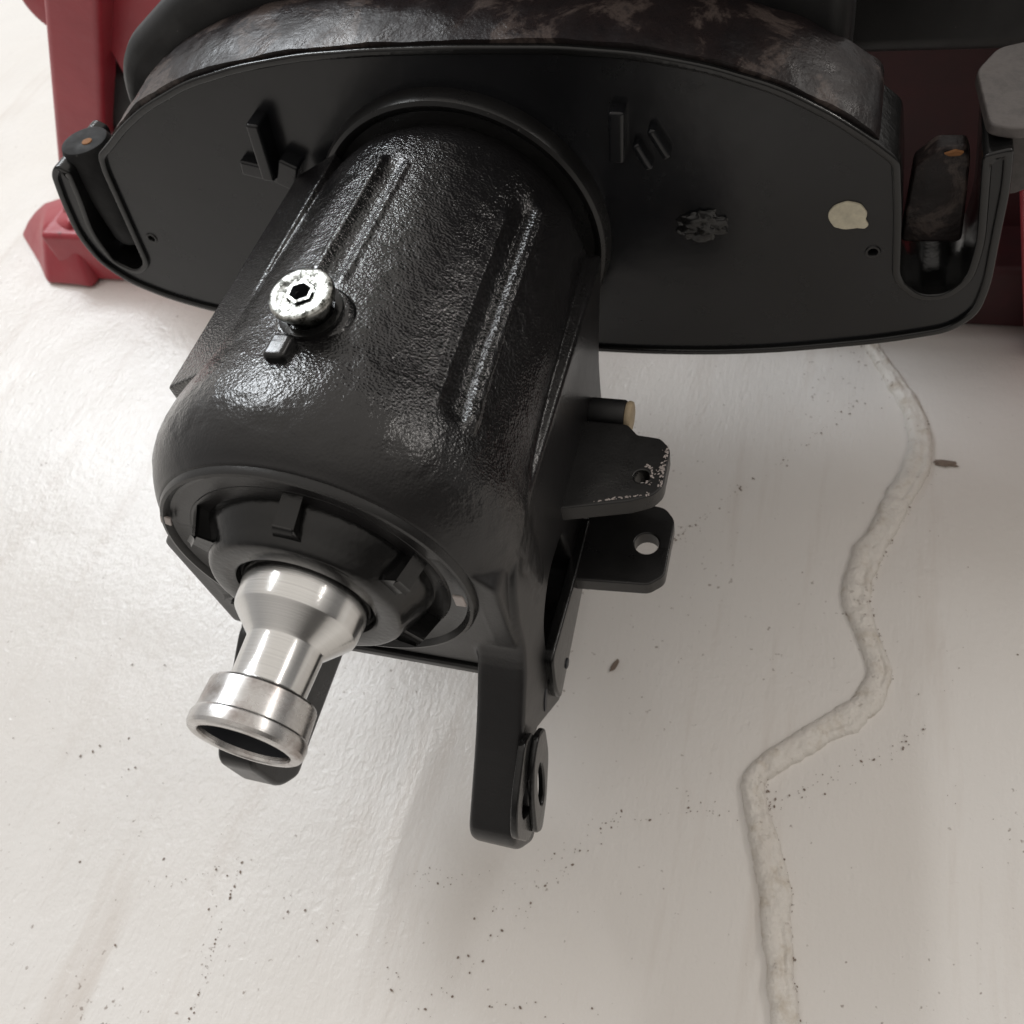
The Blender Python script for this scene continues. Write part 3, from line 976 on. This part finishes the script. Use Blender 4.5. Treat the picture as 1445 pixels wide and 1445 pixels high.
# ------------------------------------------------------------------ what the housing hangs on, behind
B = thing('axle_drum', 'black axle drum behind the mounting plate, mostly in shadow', 'axle', (0, 0.3, 0))
B.location = (0, 0, 0)
plate('drum_shell', [fillet([(-0.236, -0.030), (-0.246, 0.020), (-0.232, 0.078), (-0.150, 0.125), (-0.02, 0.150), (0.08, 0.26), (0.19, 0.26), (0.205, -0.02), (0.17, -0.055), (-0.17, -0.055)], 0.04, 8)], 'y', 0.2755, 0.44, 'dark', B, 0.012)  # right-hand top raised out of view to shade the floor
box('axle_beam', (0.17, 0.390, 0.002), (0.90, 0.470, 0.075), 'dark', B, 0.012)
box('axle_tube', (-0.470, 0.475, -0.20), (-0.18, 0.560, -0.028), 'dark', B, 0.02)

# ------------------------------------------------------------------ red stand
J = thing('jack_stand', 'red steel stand with bent sheet metal foot and dark scuffs, holding the housing from behind', 'jack stand')


def bar(name, p0, p1, w, d, material, parent, side=(1, 0, 0), taper=1.0, bev=0.004):
    """rounded rectangular bar from p0 to p1, width w along `side`"""
    p0, p1 = Vector(p0), Vector(p1)
    ax = (p1 - p0).normalized()
    s = Vector(side)
    s = (s - ax * s.dot(ax)).normalized()
    t = ax.cross(s)
    bm = bmesh.new()
    vs = []
    for p_, kk in ((p0, 1.0), (p1, taper)):
        for a, b_ in ((-1, -1), (1, -1), (1, 1), (-1, 1)):
            vs.append(bm.verts.new(p_ + s * a * w / 2 * kk + t * b_ * d / 2 * kk))
    for f in ((0, 1, 2, 3), (7, 6, 5, 4), (0, 4, 5, 1), (1, 5, 6, 2), (2, 6, 7, 3), (3, 7, 4, 0)):
        bm.faces.new([vs[i] for i in f])
    bmesh.ops.bevel(bm, geom=bm.edges[:], offset=bev, segments=3, affect='EDGES', profile=0.5)
    o = from_bm(name, bm, material, parent)
    wn(o)
    return o


bar('leg', (-0.590, 0.500, -0.235), (-0.372, 0.445, 0.060), 0.050, 0.040, 'red', J, taper=0.9, bev=0.007)
bar('leg', (0.398, 0.425, -0.250), (0.334, 0.360, -0.045), 0.056, 0.040, 'red', J, taper=0.9, bev=0.007)
# base rails
bar('base_rail', (-0.600, 0.470, -0.228), (0.100, 0.470, -0.228), 0.062, 0.062, 'red', J, side=(0, 1, 0), bev=0.006)
bar('base_rail', (0.102, 0.470, -0.228), (0.800, 0.470, -0.228), 0.062, 0.062, 'shaded_red', J, side=(0, 1, 0), bev=0.006)
# bent foot at the left corner
bm = bmesh.new()
P = [(-0.722, 0.512, -0.2585), (-0.625, 0.428, -0.2590), (-0.560, 0.425, -0.2590), (-0.540, 0.520, -0.2585),
     (-0.655, 0.520, -0.212), (-0.615, 0.462, -0.205), (-0.560, 0.450, -0.188), (-0.550, 0.520, -0.190)]
vv = [bm.verts.new(p_) for p_ in P]
for f in ((0, 3, 2, 1), (4, 5, 6, 7), (0, 1, 5, 4), (1, 2, 6, 5), (2, 3, 7, 6), (3, 0, 4, 7)):
    bm.faces.new([vv[i] for i in f])
bmesh.ops.bevel(bm, geom=bm.edges[:], offset=0.007, segments=3, affect='EDGES', profile=0.5)
bmesh.ops.subdivide_edges(bm, edges=bm.edges[:], cuts=2, use_grid_fill=True)
for v_ in bm.verts:
    v_.co += v_.normal * 0.004 * noise.noise(v_.co * 22)
from_bm('bent_foot', bm, 'red', J)
plate('back_panel', [fillet([(0.12, -0.24), (0.80, -0.24), (0.80, 0.055), (0.12, 0.055)], 0.01)], 'y', 0.492, 0.500, 'shaded_red', J, 0.002)
box('gusset', (-0.400, 0.462, -0.045), (-0.262, 0.472, 0.12), 'red', J, 0.002)
tube_between('lock_knob', (-0.462, 0.495, 0.016), (-0.462, 0.530, 0.016), 0.036, 'red', J, 40, cap_bevel=0.006)
